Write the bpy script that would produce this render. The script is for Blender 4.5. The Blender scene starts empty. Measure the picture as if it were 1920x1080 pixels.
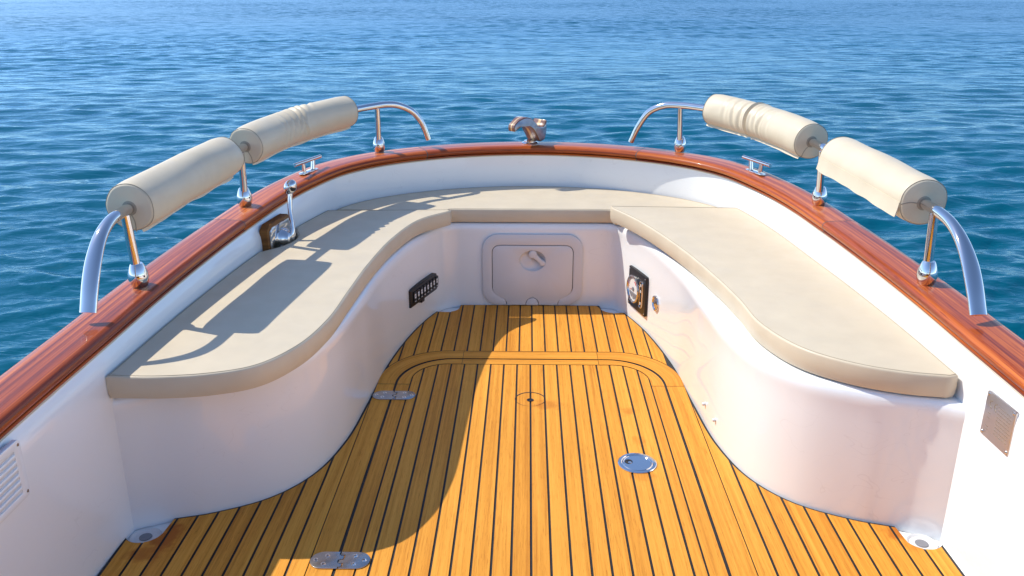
import bpy, bmesh, math, random
import numpy as np
from mathutils import Vector, Matrix, noise as mn
from mathutils.geometry import tessellate_polygon

random.seed(4)
RNG = np.random.default_rng(11)
S = bpy.context.scene
COL = S.collection
SUN = Vector((-0.82, 0.26, 1.0)).normalized()

# ------------------------------------------------------------------ materials
def mat(name):
    m = bpy.data.materials.new(name); m.use_nodes = True
    nt = m.node_tree
    return m, nt, nt.nodes['Principled BSDF']

def N(nt, kind, **kw):
    n = nt.nodes.new(kind)
    for k, v in kw.items():
        if k.startswith('i_'):
            n.inputs[k[2:].replace('_', ' ')].default_value = v
        else:
            setattr(n, k, v)
    return n

def ramp(nt, stops):
    r = nt.nodes.new('ShaderNodeValToRGB')
    e = r.color_ramp.elements
    while len(e) < len(stops): e.new(0.5)
    for i, (p, c) in enumerate(stops):
        e[i].position = p; e[i].color = (*c, 1) if len(c) == 3 else c
    return r

def math_(nt, op, a, b=None):
    n = nt.nodes.new('ShaderNodeMath'); n.operation = op
    for i, v in enumerate((a, b)):
        if v is None: continue
        if isinstance(v, (int, float)): n.inputs[i].default_value = v
        else: nt.links.new(v, n.inputs[i])
    return n.outputs[0]

def bump(nt, bsdf, height, strength, dist, into='Normal'):
    b = N(nt, 'ShaderNodeBump'); b.inputs['Strength'].default_value = strength
    b.inputs['Distance'].default_value = dist
    nt.links.new(height, b.inputs['Height']); nt.links.new(b.outputs[0], bsdf.inputs[into])
    return b

def simple(name, col, rough=0.5, metal=0.0, coat=0.0, var=0.0, vscale=8.0, bmp=0.0, bscale=200.0, spec=0.5):
    m, nt, b = mat(name)
    b.inputs['Base Color'].default_value = (*col, 1)
    b.inputs['Roughness'].default_value = rough
    b.inputs['Metallic'].default_value = metal
    b.inputs['Coat Weight'].default_value = coat
    b.inputs['Coat Roughness'].default_value = 0.04
    b.inputs['Specular IOR Level'].default_value = spec
    tc = N(nt, 'ShaderNodeTexCoord')
    if var:
        n = N(nt, 'ShaderNodeTexNoise', i_Scale=vscale, i_Detail=4.0)
        nt.links.new(tc.outputs['Object'], n.inputs['Vector'])
        lo = tuple(c * (1 - var) for c in col); hi = tuple(min(1, c * (1 + var)) for c in col)
        r = ramp(nt, [(0.3, lo), (0.7, hi)])
        nt.links.new(n.outputs['Fac'], r.inputs[0]); nt.links.new(r.outputs[0], b.inputs['Base Color'])
    if bmp:
        n2 = N(nt, 'ShaderNodeTexNoise', i_Scale=bscale, i_Detail=3.0)
        nt.links.new(tc.outputs['Object'], n2.inputs['Vector'])
        bump(nt, b, n2.outputs['Fac'], bmp, 0.002)
    return m

def make_gelcoat():
    m, nt, b = mat('gelcoat')
    tc = N(nt, 'ShaderNodeTexCoord')
    n = N(nt, 'ShaderNodeTexNoise', i_Scale=3.0, i_Detail=5.0)
    nt.links.new(tc.outputs['Object'], n.inputs['Vector'])
    r = ramp(nt, [(0.25, (0.875, 0.885, 0.885)), (0.7, (0.895, 0.91, 0.905))])
    nt.links.new(n.outputs['Fac'], r.inputs[0])
    # thin grey scuffs and dried water runs on the paint
    mp = N(nt, 'ShaderNodeMapping'); mp.inputs['Scale'].default_value = (7, 7, 13)
    nt.links.new(tc.outputs['Object'], mp.inputs[0])
    n3 = N(nt, 'ShaderNodeTexNoise', i_Scale=1.0, i_Detail=2.0, i_Distortion=0.7)
    nt.links.new(mp.outputs[0], n3.inputs['Vector'])
    d = math_(nt, 'ABSOLUTE', math_(nt, 'SUBTRACT', n3.outputs['Fac'], 0.5))
    line = math_(nt, 'LESS_THAN', d, 0.0035)
    n4 = N(nt, 'ShaderNodeTexNoise', i_Scale=2.2, i_Detail=1.0)
    nt.links.new(tc.outputs['Object'], n4.inputs['Vector'])
    line = math_(nt, 'MULTIPLY', line, math_(nt, 'MULTIPLY', math_(nt, 'GREATER_THAN', n4.outputs['Fac'], 0.52), 0.10))
    mx = N(nt, 'ShaderNodeMix', data_type='RGBA')
    nt.links.new(line, mx.inputs['Factor']); nt.links.new(r.outputs[0], mx.inputs['A'])
    mx.inputs['B'].default_value = (0.45, 0.42, 0.42, 1)
    nt.links.new(mx.outputs['Result'], b.inputs['Base Color'])
    b.inputs['Roughness'].default_value = 0.28
    b.inputs['Coat Weight'].default_value = 1.0; b.inputs['Coat Roughness'].default_value = 0.04
    n2 = N(nt, 'ShaderNodeTexNoise', i_Scale=5.0, i_Detail=1.0)
    nt.links.new(tc.outputs['Object'], n2.inputs['Vector'])
    bump(nt, b, n2.outputs['Fac'], 0.04, 0.006, 'Coat Normal')
    return m

def wood(name, dark, mid, light, grain=90.0, along=2.2, bandamp=0.0, rough=0.5, coat=0.0, pid_amt=0.25, stains=False, pores=0.35, band=38.0, stops=(0.28, 0.48, 0.70)):
    m, nt, b = mat(name)
    uv = N(nt, 'ShaderNodeUVMap'); uv.uv_map = 'UVMap'
    at = N(nt, 'ShaderNodeAttribute'); at.attribute_name = 'pid'
    sep = N(nt, 'ShaderNodeSeparateXYZ'); nt.links.new(uv.outputs[0], sep.inputs[0])
    def vec(su, sv, k):
        c = N(nt, 'ShaderNodeCombineXYZ')
        nt.links.new(math_(nt, 'MULTIPLY', sep.outputs[0], su), c.inputs[0])
        nt.links.new(math_(nt, 'MULTIPLY', sep.outputs[1], sv), c.inputs[1])
        nt.links.new(math_(nt, 'MULTIPLY', at.outputs['Fac'], k), c.inputs[2])
        return c.outputs[0]
    n1 = N(nt, 'ShaderNodeTexNoise', i_Scale=1.0, i_Detail=5.0, i_Roughness=0.6, i_Distortion=0.5)
    nt.links.new(vec(along, grain, 37.7), n1.inputs['Vector'])
    n2 = N(nt, 'ShaderNodeTexNoise', i_Scale=1.0, i_Detail=3.0, i_Distortion=0.9)
    nt.links.new(vec(along * 0.55, band, 11.3), n2.inputs['Vector'])
    n3 = N(nt, 'ShaderNodeTexNoise', i_Scale=1.0, i_Detail=2.0)
    nt.links.new(vec(along * 11, grain * 7, 5.1), n3.inputs['Vector'])
    wn = N(nt, 'ShaderNodeTexWhiteNoise', noise_dimensions='1D'); nt.links.new(at.outputs['Fac'], wn.inputs['W'])
    f = math_(nt, 'ADD', math_(nt, 'MULTIPLY', n1.outputs['Fac'], 0.75 - bandamp * 0.5), math_(nt, 'MULTIPLY', n2.outputs['Fac'], 0.25 + bandamp * 0.5))
    f = math_(nt, 'ADD', f, math_(nt, 'MULTIPLY', math_(nt, 'SUBTRACT', wn.outputs['Value'], 0.5), pid_amt))
    f = math_(nt, 'SUBTRACT', f, math_(nt, 'MULTIPLY', math_(nt, 'GREATER_THAN', n3.outputs['Fac'], 0.62), pores * 0.3))
    r = ramp(nt, [(stops[0], dark), (stops[1], mid), (stops[2], light)])
    nt.links.new(f, r.inputs[0])
    out = r.outputs[0]
    if stains:
        tc = N(nt, 'ShaderNodeTexCoord')
        spots = [((0.060, 2.70), 0.055, 0.5), ((0.335, 2.66), 0.035, 0.5), ((1.00, 1.985), 0.05, 0.8), ((1.03, 1.93), 0.05, 0.6),
                 ((-0.99, 1.93), 0.07, 0.95), ((-1.0, 1.86), 0.06, 0.7), ((0.335, 2.25), 0.05, 0.35), ((0.36, 2.45), 0.03, 0.3)]
        nz = N(nt, 'ShaderNodeTexNoise', i_Scale=22.0, i_Detail=4.0); nt.links.new(tc.outputs['Object'], nz.inputs['Vector'])
        for (sx, sy), rad, amt in spots:
            d = N(nt, 'ShaderNodeVectorMath', operation='DISTANCE')
            nt.links.new(tc.outputs['Object'], d.inputs[0]); d.inputs[1].default_value = (sx, sy, 0)
            q = math_(nt, 'ADD', math_(nt, 'DIVIDE', d.outputs['Value'], rad), math_(nt, 'MULTIPLY', math_(nt, 'SUBTRACT', nz.outputs['Fac'], 0.5), 2.6))
            mr = N(nt, 'ShaderNodeMapRange'); nt.links.new(q, mr.inputs[0])
            mr.inputs[1].default_value = 0.35; mr.inputs[2].default_value = 1.0; mr.inputs[3].default_value = amt; mr.inputs[4].default_value = 0.0
            mx = N(nt, 'ShaderNodeMix', data_type='RGBA'); nt.links.new(mr.outputs[0], mx.inputs['Factor'])
            nt.links.new(out, mx.inputs['A']); mx.inputs['B'].default_value = (mid[0] * 0.62, mid[1] * 0.42, mid[2] * 0.35, 1)
            out = mx.outputs['Result']
        # large worn patches
        nw = N(nt, 'ShaderNodeTexNoise', i_Scale=2.3, i_Detail=4.0); nt.links.new(tc.outputs['Object'], nw.inputs['Vector'])
        rw = ramp(nt, [(0.35, (0.95, 0.94, 0.92)), (0.65, (1.03, 1.03, 1.04))]); nt.links.new(nw.outputs['Fac'], rw.inputs[0])
        mx = N(nt, 'ShaderNodeMix', data_type='RGBA', blend_type='MULTIPLY'); mx.inputs['Factor'].default_value = 1
        nt.links.new(out, mx.inputs['A']); nt.links.new(rw.outputs[0], mx.inputs['B']); out = mx.outputs['Result']
    nt.links.new(out, b.inputs['Base Color'])
    b.inputs['Roughness'].default_value = rough
    b.inputs['Coat Weight'].default_value = coat; b.inputs['Coat Roughness'].default_value = 0.03; b.inputs['Specular IOR Level'].default_value = 0.2
    if not coat: bump(nt, b, n1.outputs['Fac'], 0.25, 0.001)
    else:
        tc2 = N(nt, 'ShaderNodeTexCoord')
        nq = N(nt, 'ShaderNodeTexNoise', i_Scale=14.0, i_Detail=2.0); nt.links.new(tc2.outputs['Object'], nq.inputs['Vector'])
        bump(nt, b, nq.outputs['Fac'], 0.25, 0.002, 'Coat Normal')
    return m

def make_water():
    m, nt, b = mat('sea_water')
    tc = N(nt, 'ShaderNodeTexCoord')
    # ripples finer than the mesh can carry are roughness: they grow with the distance from the boat
    ln = N(nt, 'ShaderNodeVectorMath', operation='LENGTH'); nt.links.new(tc.outputs['Object'], ln.inputs[0])
    mr = N(nt, 'ShaderNodeMapRange'); nt.links.new(ln.outputs['Value'], mr.inputs[0])
    mr.inputs[1].default_value = 4; mr.inputs[2].default_value = 50; mr.inputs[3].default_value = 0.13; mr.inputs[4].default_value = 0.36
    mp = N(nt, 'ShaderNodeMapping'); mp.inputs['Scale'].default_value = (0.75, 1.6, 1.0)
    nt.links.new(tc.outputs['Object'], mp.inputs[0])
    n1 = N(nt, 'ShaderNodeTexNoise', i_Scale=6.0, i_Detail=3.0, i_Roughness=0.55, i_Distortion=0.4)
    n2 = N(nt, 'ShaderNodeTexNoise', i_Scale=1.3, i_Detail=3.0, i_Roughness=0.5)
    n5 = N(nt, 'ShaderNodeTexNoise', i_Scale=0.33, i_Detail=3.0, i_Roughness=0.6)
    for n in (n1, n2, n5): nt.links.new(mp.outputs[0], n.inputs['Vector'])
    h = math_(nt, 'ADD', math_(nt, 'MULTIPLY', n1.outputs['Fac'], 0.016), math_(nt, 'MULTIPLY', n2.outputs['Fac'], 0.045))
    h = math_(nt, 'ADD', h, math_(nt, 'MULTIPLY', n5.outputs['Fac'], 0.10))
    bp = N(nt, 'ShaderNodeBump'); bp.inputs['Strength'].default_value = 1.0; bp.inputs['Distance'].default_value = 1.0
    nt.links.new(h, bp.inputs['Height'])
    # patches of slightly different depth colour
    n3 = N(nt, 'ShaderNodeTexNoise', i_Scale=0.12, i_Detail=3.0); nt.links.new(tc.outputs['Object'], n3.inputs['Vector'])
    r = ramp(nt, [(0.3, WATER_A), (0.7, WATER_B)]); nt.links.new(n3.outputs['Fac'], r.inputs[0])
    df = N(nt, 'ShaderNodeBsdfDiffuse'); nt.links.new(r.outputs[0], df.inputs['Color']); nt.links.new(bp.outputs[0], df.inputs['Normal'])
    gl = N(nt, 'ShaderNodeBsdfGlossy'); gl.inputs['Color'].default_value = WATER_G; nt.links.new(bp.outputs[0], gl.inputs['Normal'])
    nt.links.new(mr.outputs[0], gl.inputs['Roughness'])
    fr = N(nt, 'ShaderNodeFresnel'); fr.inputs['IOR'].default_value = 1.333; nt.links.new(bp.outputs[0], fr.inputs['Normal'])
    ms = N(nt, 'ShaderNodeMixShader'); nt.links.new(math_(nt, 'MULTIPLY', fr.outputs[0], 0.86), ms.inputs[0])
    nt.links.new(df.outputs[0], ms.inputs[1]); nt.links.new(gl.outputs[0], ms.inputs[2])
    nt.links.new(ms.outputs[0], nt.nodes['Material Output'].inputs['Surface'])
    nt.nodes.remove(b)
    return m
WATER_A = (0.0, 0.074, 0.118); WATER_B = (0.0, 0.09, 0.148); WATER_G = (0.60, 0.82, 0.98, 1)

GEL = make_gelcoat()
TEAK = wood('teak_planks', (0.49, 0.18, 0.020), (0.68, 0.285, 0.036), (0.80, 0.37, 0.056), grain=95, along=1.6, rough=0.55, pid_amt=0.13, stains=True, pores=0.6)
MAHO = wood('varnished_mahogany', (0.15, 0.020, 0.005), (0.36, 0.064, 0.008), (0.60, 0.155, 0.018), grain=60, along=0.9, bandamp=0.55, rough=0.42, coat=0.45, pid_amt=0.08, pores=0.25, band=62, stops=(0.37, 0.49, 0.61))
OILED = wood('oiled_wood_block', (0.10, 0.035, 0.01), (0.20, 0.08, 0.02), (0.30, 0.13, 0.035), grain=60, rough=0.5, pid_amt=0.1)
VINYL = simple('cream_vinyl', (0.625, 0.53, 0.385), rough=0.42, var=0.035, vscale=11, bmp=0.12, bscale=420)
def soften(m):
    nt = m.node_tree; b = nt.nodes['Principled BSDF']
    tc = N(nt, 'ShaderNodeTexCoord')
    n = N(nt, 'ShaderNodeTexNoise', i_Scale=7.0, i_Detail=2.0, i_Distortion=0.6); nt.links.new(tc.outputs['Object'], n.inputs['Vector'])
    old = b.inputs['Normal'].links[0].from_node
    b2 = N(nt, 'ShaderNodeBump'); b2.inputs['Strength'].default_value = 0.22; b2.inputs['Distance'].default_value = 0.012
    nt.links.new(n.outputs['Fac'], b2.inputs['Height']); nt.links.new(b2.outputs[0], old.inputs['Normal'])
    r = ramp(nt, [(0.35, (0.38, 0.38, 0.38)), (0.65, (0.52, 0.52, 0.52))])
    n2 = N(nt, 'ShaderNodeTexNoise', i_Scale=16.0, i_Detail=4.0); nt.links.new(tc.outputs['Object'], n2.inputs['Vector'])
    nt.links.new(n2.outputs['Fac'], r.inputs[0]); nt.links.new(r.outputs[0], b.inputs['Roughness'])
soften(VINYL)
THREAD = simple('cream_thread', (0.86, 0.80, 0.68), rough=0.8)
STITCH = simple('stitched_edge', (0.42, 0.35, 0.25), rough=0.8)
PIPING = simple('seam_thread', (0.34, 0.29, 0.22), rough=0.8)
CHROME = simple('polished_steel', (0.70, 0.69, 0.69), rough=0.055, metal=1.0)
BRUSH = simple('brushed_steel', (0.40, 0.39, 0.385), rough=0.24, metal=1.0, bmp=0.08, bscale=500)
CHEEK = simple('satin_cheek_plate', (0.30, 0.34, 0.40), rough=0.33, metal=0.85, var=0.2, vscale=40)
BLACK = simple('black_plastic', (0.012, 0.012, 0.014), rough=0.35)
CAULK = simple('black_caulk', (0.016, 0.017, 0.02), rough=0.6)
JOINT = simple('grey_joint_seal', (0.07, 0.065, 0.06), rough=0.6)
PLAST = simple('grey_white_plastic', (0.70, 0.69, 0.69), rough=0.42)
SEAL = simple('cream_sealant', (0.62, 0.55, 0.42), rough=0.6)
DIAL = simple('white_dial', (0.82, 0.82, 0.80), rough=0.3, coat=1.0)
RED = simple('red_mark', (0.55, 0.03, 0.03), rough=0.5)
GREY = simple('grey_mark', (0.22, 0.22, 0.24), rough=0.5)
ICON = simple('white_icon', (0.75, 0.75, 0.75), rough=0.5)
PLATE = simple('matt_steel_plate', (0.66, 0.63, 0.61), rough=0.34, metal=1.0, bmp=0.05, bscale=500)
DARKSTEEL = simple('plate_engraving', (0.36, 0.31, 0.25), rough=0.5, metal=0.6)
WATER = make_water()

def make_striped():
    m, nt, b = mat('laminated_wood')
    uv = N(nt, 'ShaderNodeUVMap'); uv.uv_map = 'UVMap'
    sep = N(nt, 'ShaderNodeSeparateXYZ'); nt.links.new(uv.outputs[0], sep.inputs[0])
    r = ramp(nt, [(0.0, (0.20, 0.07, 0.028)), (0.40, (0.20, 0.07, 0.028)), (0.41, (0.66, 0.42, 0.17)), (0.60, (0.66, 0.42, 0.17)), (0.61, (0.20, 0.07, 0.028))])
    r.color_ramp.interpolation = 'LINEAR'
    nt.links.new(sep.outputs[1], r.inputs[0])
    tc = N(nt, 'ShaderNodeTexCoord')
    n = N(nt, 'ShaderNodeTexNoise', i_Scale=60.0, i_Detail=4.0); nt.links.new(tc.outputs['Object'], n.inputs['Vector'])
    r2 = ramp(nt, [(0.3, (0.75, 0.75, 0.75)), (0.7, (1.1, 1.1, 1.1))]); nt.links.new(n.outputs['Fac'], r2.inputs[0])
    mx = N(nt, 'ShaderNodeMix', data_type='RGBA', blend_type='MULTIPLY'); mx.inputs['Factor'].default_value = 1
    nt.links.new(r.outputs[0], mx.inputs['A']); nt.links.new(r2.outputs[0], mx.inputs['B'])
    nt.links.new(mx.outputs['Result'], b.inputs['Base Color'])
    b.inputs['Roughness'].default_value = 0.4; b.inputs['Coat Weight'].default_value = 1.0; b.inputs['Coat Roughness'].default_value = 0.05
    return m
LAMIN = make_striped()

# ------------------------------------------------------------------ mesh helpers
class MB:
    def __init__(s): s.v = []; s.f = []; s.uv = []; s.pid = []
    def add(s, verts, faces, uvs=None, pid=0.0):
        o = len(s.v); s.v += [tuple(map(float, p)) for p in verts]
        for k, f in enumerate(faces):
            s.f.append([i + o for i in f]); s.pid.append(pid)
            s.uv.append(uvs[k] if uvs else [(verts[i][1], verts[i][0]) for i in f])
        return s
    def build(s, name, material, parent=None, sharp=35, smooth=True, label=None):
        me = bpy.data.meshes.new(name)
        me.from_pydata(s.v, [], s.f)
        u = me.uv_layers.new(name='UVMap')
        u.data.foreach_set('uv', np.array([c for f in s.uv for c in f], dtype=np.float32).ravel())
        a = me.attributes.new('pid', 'FLOAT', 'FACE'); a.data.foreach_set('value', np.array(s.pid, dtype=np.float32))
        me.polygons.foreach_set('use_smooth', [smooth] * len(me.polygons))
        bm = bmesh.new(); bm.from_mesh(me); bmesh.ops.recalc_face_normals(bm, faces=bm.faces); bm.to_mesh(me); bm.free()
        if smooth: me.set_sharp_from_angle(angle=math.radians(sharp))
        me.materials.append(material); me.update()
        o = bpy.data.objects.new(name, me); COL.objects.link(o)
        if parent is not None: o.parent = parent
        if label: o['label'] = label
        return o

def catmull(pts, n=8, closed=False):
    P = [np.array(p, float) for p in pts]; out = []
    m = len(P)
    for i in range(m if closed else m - 1):
        p1, p2 = P[i], P[(i + 1) % m]
        p0 = P[i - 1] if (i > 0 or closed) else 2 * p1 - p2
        p3 = P[(i + 2) % m] if (i + 2 < m or closed) else 2 * p2 - p1
        d01, d12, d23 = [max(np.linalg.norm(b - a), 1e-6) ** 0.5 for a, b in ((p0, p1), (p1, p2), (p2, p3))]
        m1 = p2 - p1 + d12 * ((p1 - p0) / d01 - (p2 - p0) / (d01 + d12))
        m2 = p2 - p1 + d12 * ((p3 - p2) / d23 - (p3 - p1) / (d12 + d23))
        for k in range(n):
            t = k / n
            out.append((2*t**3-3*t**2+1)*p1 + (t**3-2*t**2+t)*m1 + (-2*t**3+3*t**2)*p2 + (t**3-t**2)*m2)
    if not closed: out.append(P[-1])
    return np.array(out)

def resample(P, step):
    d = np.r_[0, np.cumsum(np.linalg.norm(np.diff(P, axis=0), axis=1))]
    k = max(2, int(round(d[-1] / step)) + 1)
    s = np.linspace(0, d[-1], k)
    return np.stack([np.interp(s, d, P[:, i]) for i in range(P.shape[1])], 1)

def normals2(P, closed=False):
    if closed: t = np.roll(P, -1, 0) - np.roll(P, 1, 0)
    else: t = np.gradient(P, axis=0)
    t = t / np.maximum(np.linalg.norm(t, axis=1), 1e-9)[:, None]
    return np.stack([-t[:, 1], t[:, 0]], 1)      # left of travel

def sweep(mb, path, prof, closed_prof=True, cap=True, uv_u=None, pid=0.0, up=(0, 0, 1)):
    """path Nx3; prof(i) -> list of (s, v): s along the sideways axis (right of travel), v along the up axis"""
    path = np.array(path, float); n = len(path)
    t = np.gradient(path, axis=0); t /= np.linalg.norm(t, axis=1)[:, None]
    up = np.array(up, float)
    rings = []
    for i in range(n):
        s = np.cross(t[i], up); s /= max(np.linalg.norm(s), 1e-9); w = np.cross(s, t[i])
        rings.append([path[i] + s * a + w * b for a, b in prof(i)])
    k = len(rings[0]); V = [p for r in rings for p in r]; F = []; U = []
    L = np.r_[0, np.cumsum(np.linalg.norm(np.diff(path, axis=0), axis=1))]
    p0 = np.array(prof(0)); pv = np.r_[0, np.cumsum(np.linalg.norm(np.diff(np.r_[p0, p0[:1]], axis=0), axis=1))]
    for i in range(n - 1):
        for j in range(k if closed_prof else k - 1):
            j2 = (j + 1) % k
            F.append([i*k+j, i*k+j2, (i+1)*k+j2, (i+1)*k+j])
            U.append([(L[i], pv[j]), (L[i], pv[j+1]), (L[i+1], pv[j+1]), (L[i+1], pv[j])])
    if cap and closed_prof:
        F.append(list(range(k))[::-1]); U.append([(0, pv[j]) for j in range(k)])
        F.append([(n-1)*k + j for j in range(k)]); U.append([(L[-1], pv[j]) for j in range(k)])
    mb.add(V, F, U, pid)
    return rings

def circ(r, n=20, r2=None):
    r2 = r2 or r
    return [(r * math.cos(2*math.pi*i/n), r2 * math.sin(2*math.pi*i/n)) for i in range(n)]

def lathe(mb, origin, axis, prof, n=32, capb=True, capt=True):
    o = Vector(origin); a = Vector(axis).normalized(); x = a.orthogonal().normalized(); y = a.cross(x)
    V = []; F = []
    for r, z in prof:
        for i in range(n):
            t = 2*math.pi*i/n
            V.append(o + a*z + (x*math.cos(t) + y*math.sin(t))*r)
    for k in range(len(prof)-1):
        for i in range(n):
            j = (i+1) % n; F.append([k*n+i, k*n+j, (k+1)*n+j, (k+1)*n+i])
    if capb: F.append(list(range(n))[::-1])
    if capt: F.append([(len(prof)-1)*n+i for i in range(n)])
    mb.add(V, F)

def rod(mb, p, q, r, n=16, r2=None):
    p = Vector(p); q = Vector(q); L = (q-p).length
    r2 = r2 or r; e = min(r, r2) * 0.15
    lathe(mb, p, q-p, [(r-e, 0), (r, e), (r2, L-e), (r2-e, L)], n)

def plate(mb, outer, holes, o, u, v, z0, z1, bevel=0.0008, back=False):
    """extrude a 2D outline with holes; o + a*u + b*v + z*(u x v)"""
    o = Vector(o); u = Vector(u).normalized(); v = Vector(v).normalized(); w = u.cross(v)
    def area(L): return 0.5*sum(L[i][0]*L[(i+1) % len(L)][1]-L[(i+1) % len(L)][0]*L[i][1] for i in range(len(L)))
    loops = []
    for k, L in enumerate([outer]+list(holes)):
        L = [tuple(p) for p in L]
        if (area(L) > 0) != (k == 0): L = L[::-1]
        loops.append(np.array(L))
    bm = bmesh.new()
    top_edges = []
    for L in loops:
        nrm = normals2(L, True)          # left of travel = inside the material
        rows = []
        for ins, z in ((0, z0), (0, z1-bevel), (bevel*0.3, z1-bevel*0.3), (bevel, z1)):
            Q = L + nrm*ins
            rows.append([bm.verts.new(o + u*float(q[0]) + v*float(q[1]) + w*z) for q in Q])
        m = len(L)
        for r in range(3):
            for i in range(m):
                j = (i+1) % m
                bm.faces.new([rows[r][i], rows[r][j], rows[r+1][j], rows[r+1][i]])
        for i in range(m): top_edges.append(bm.edges.get([rows[3][i], rows[3][(i+1) % m]]))
        if back:
            bm.faces.new(rows[0][::-1])
    bmesh.ops.triangle_fill(bm, use_beauty=True, use_dissolve=False, edges=top_edges, normal=w)
    bm.verts.index_update()
    V = [tuple(x.co) for x in bm.verts]; F = [[x.index for x in f.verts] for f in bm.faces]
    U = [[((Vector(V[i])-o).dot(u), (Vector(V[i])-o).dot(v)) for i in f] for f in F]
    bm.free()
    mb.add(V, F, U)
    return mb

def rrect(x0, x1, y0, y1, r, n=8):
    P = []
    for cx, cy, a0 in ((x1-r, y0+r, -90), (x1-r, y1-r, 0), (x0+r, y1-r, 90), (x0+r, y0+r, 180)):
        for k in range(n+1):
            a = math.radians(a0+90*k/n); P.append((cx+r*math.cos(a), cy+r*math.sin(a)))
    return P

def empty(name, loc=(0, 0, 0)):
    o = bpy.data.objects.new(name, None); COL.objects.link(o); o.location = loc
    o.empty_display_size = 0.1
    return o

def tag(o, label, cat, group=None):
    o['label'] = label; o['category'] = cat
    if group: o['group'] = group
    return o

# ------------------------------------------------------------------ boat lines
def flare(y):
    t = min(1, max(0, (y-3.05)/0.8)); t = t*t*(3-2*t)
    return 1.018-0.018*t
def zlow(y): return 1.4-(1.4-(0.517+0.0358*(y/flare(y)-1.6)))*flare(y)
half = [(1.11, -1.3), (1.11, -0.4), (1.108, 0.5), (1.10, 1.6), (1.087, 2.0), (1.077, 2.3), (1.055, 2.65), (1.027, 2.95), (0.98, 3.3), (0.925, 3.53), (0.85, 3.74), (0.74, 3.89), (0.6, 4.0), (0.4, 4.10), (0.2, 4.155), (0, 4.174)]
W = resample(catmull(half + [(-x, y) for x, y in half[::-1][1:]], 10), 0.02)   # right side, round the bow, left side
W[:, 0] *= np.where(W[:, 0] > 0, 1.012, 1.0)
WN = -normals2(W)        # outward
WR = (W+[0.016, 0.0])*np.array([flare(y) for y in W[:, 1]])[:, None]-[0.016, 0.0]      # the wall flares outwards under the cap rail
def zrail(y): return zlow(y)+0.045
def wsub(ymin): return [i for i in range(len(W)) if W[i, 1] >= ymin]

fh = [(1.112, 1.952), (1.02, 1.998), (0.895, 2.038), (0.755, 2.117), (0.662, 2.24), (0.605, 2.437), (0.579, 2.718), (0.557, 3.045), (0.498, 3.385), (0.430, 3.600), (0.395, 3.668), (0.35, 3.694), (0.28, 3.70), (0, 3.70)]
FC = resample(catmull(fh + [(-x, y) for x, y in fh[::-1][1:]], 10), 0.012)     # seat front: right, back, left
FN = normals2(FC)        # into the cockpit (left of travel)

boat = empty('motorboat', (0, 2.0, 0))
boat.location = (0, 0, 0)
tag(boat, 'white open motorboat with glossy red brown cap rail and teak deck', 'boat')

# ---- hull: inner liner wall, sole and outer skin
mb = MB()
n = len(W)
prof = [(0.0, -0.02), (0.0, 0.03)]
rows = []
for ins, z in prof: rows.append([(*(W[i]-WN[i]*ins), z) for i in range(n)])
for f, e in ((0.3, 0), (0.6, 0), (0.86, 0), (0.905, 0.10), (0.94, 0.34), (0.968, 0.66), (0.99, 0.93), (1.005, 1.05)):
    rows.append([(*(W[i]+(WR[i]-W[i])*e), 0.03+(zlow(WR[i, 1])-0.03)*f) for i in range(n)])
for off_, dz in ((0.118, 0.004), (0.112, -0.05)): rows.append([(*(WR[i]+WN[i]*off_), zlow(WR[i, 1])+dz) for i in range(n)])
for off_, z in ((0.08, 0.2), (0.03, -0.1), (-0.10, -0.5)): rows.append([(*(W[i]+WN[i]*off_), z) for i in range(n)])
V = [p for r in rows for p in r]
F = [[r*n+i, r*n+i+1, (r+1)*n+i+1, (r+1)*n+i] for r in range(len(rows)-1) for i in range(n-1)]
mb.add(V, F)
k = len(V)
# transom behind
mb.add([(-1.12, -1.3, -0.5), (1.12, -1.3, -0.5), (1.12, -1.3, 0.46), (-1.12, -1.3, 0.46), (-1.12, -1.36, -0.5), (1.12, -1.36, -0.5), (1.12, -1.36, 0.46), (-1.12, -1.36, 0.46)],
       [[0, 1, 2, 3], [5, 4, 7, 6], [3, 2, 6, 7]])
# sole under the teak
mb.add([(*W[i], -0.014) for i in range(n)], [list(range(n))])
hull = mb.build('hull', GEL, boat, sharp=50)

mb = MB()
plate(mb, rrect(-1.02, 1.02, 0.0, 1.12, 0.08, 6), [rrect(-0.85, -0.12, 0.62, 1.02, 0.05, 5), rrect(0.12, 0.85, 0.62, 1.02, 0.05, 5)], (0, -0.95, 0.002), (-1, 0, 0), (0, 0, 1), 0.0, 0.05, 0.004, back=False)
mb.build('added_bulkhead', OILED, boat)  # added out of view behind the camera, gives the chrome something darker to reflect
mb = MB()
sweep(mb, [(*(WR[i]-WN[i]*0.0010), zlow(WR[i, 1])-0.002) for i in range(0, n, 2)], lambda i: circ(0.003, 6))
mb.build('sealant_bead', SEAL, hull)

# ---- seat base moulding
mb = MB()
m = len(FC)
rows = []
for ins, z in ((0.0, -0.013), (0.0, 0.15), (0.0, 0.29), (0.0, 0.343), (0.0015, 0.355), (0.0, 0.365), (-0.002, 0.377), (-0.007, 0.385), (-0.016, 0.389), (-0.04, 0.390)):
    rows.append([(*(FC[i]+FN[i]*ins), z) for i in range(m)])
wi = [i for i in wsub(1.955)]
WB = W[wi] - WN[wi]*(-0.004)
WB = resample(WB, 0.01); sidx = np.linspace(0, len(WB)-1, m)
WBm = np.stack([np.interp(sidx, np.arange(len(WB)), WB[:, j]) for j in (0, 1)], 1)
rows.append([(*WBm[i], 0.390) for i in range(m)])
V = [p for r in rows for p in r]
F = [[r*m+i, r*m+i+1, (r+1)*m+i+1, (r+1)*m+i] for r in range(len(rows)-1) for i in range(m-1) if not (r < 2 and FC[i, 1] > 3.69 and abs(FC[i, 0]-0.01) < 0.09)]   # cut-out behind the door recess
mb.add(V, F)
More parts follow.
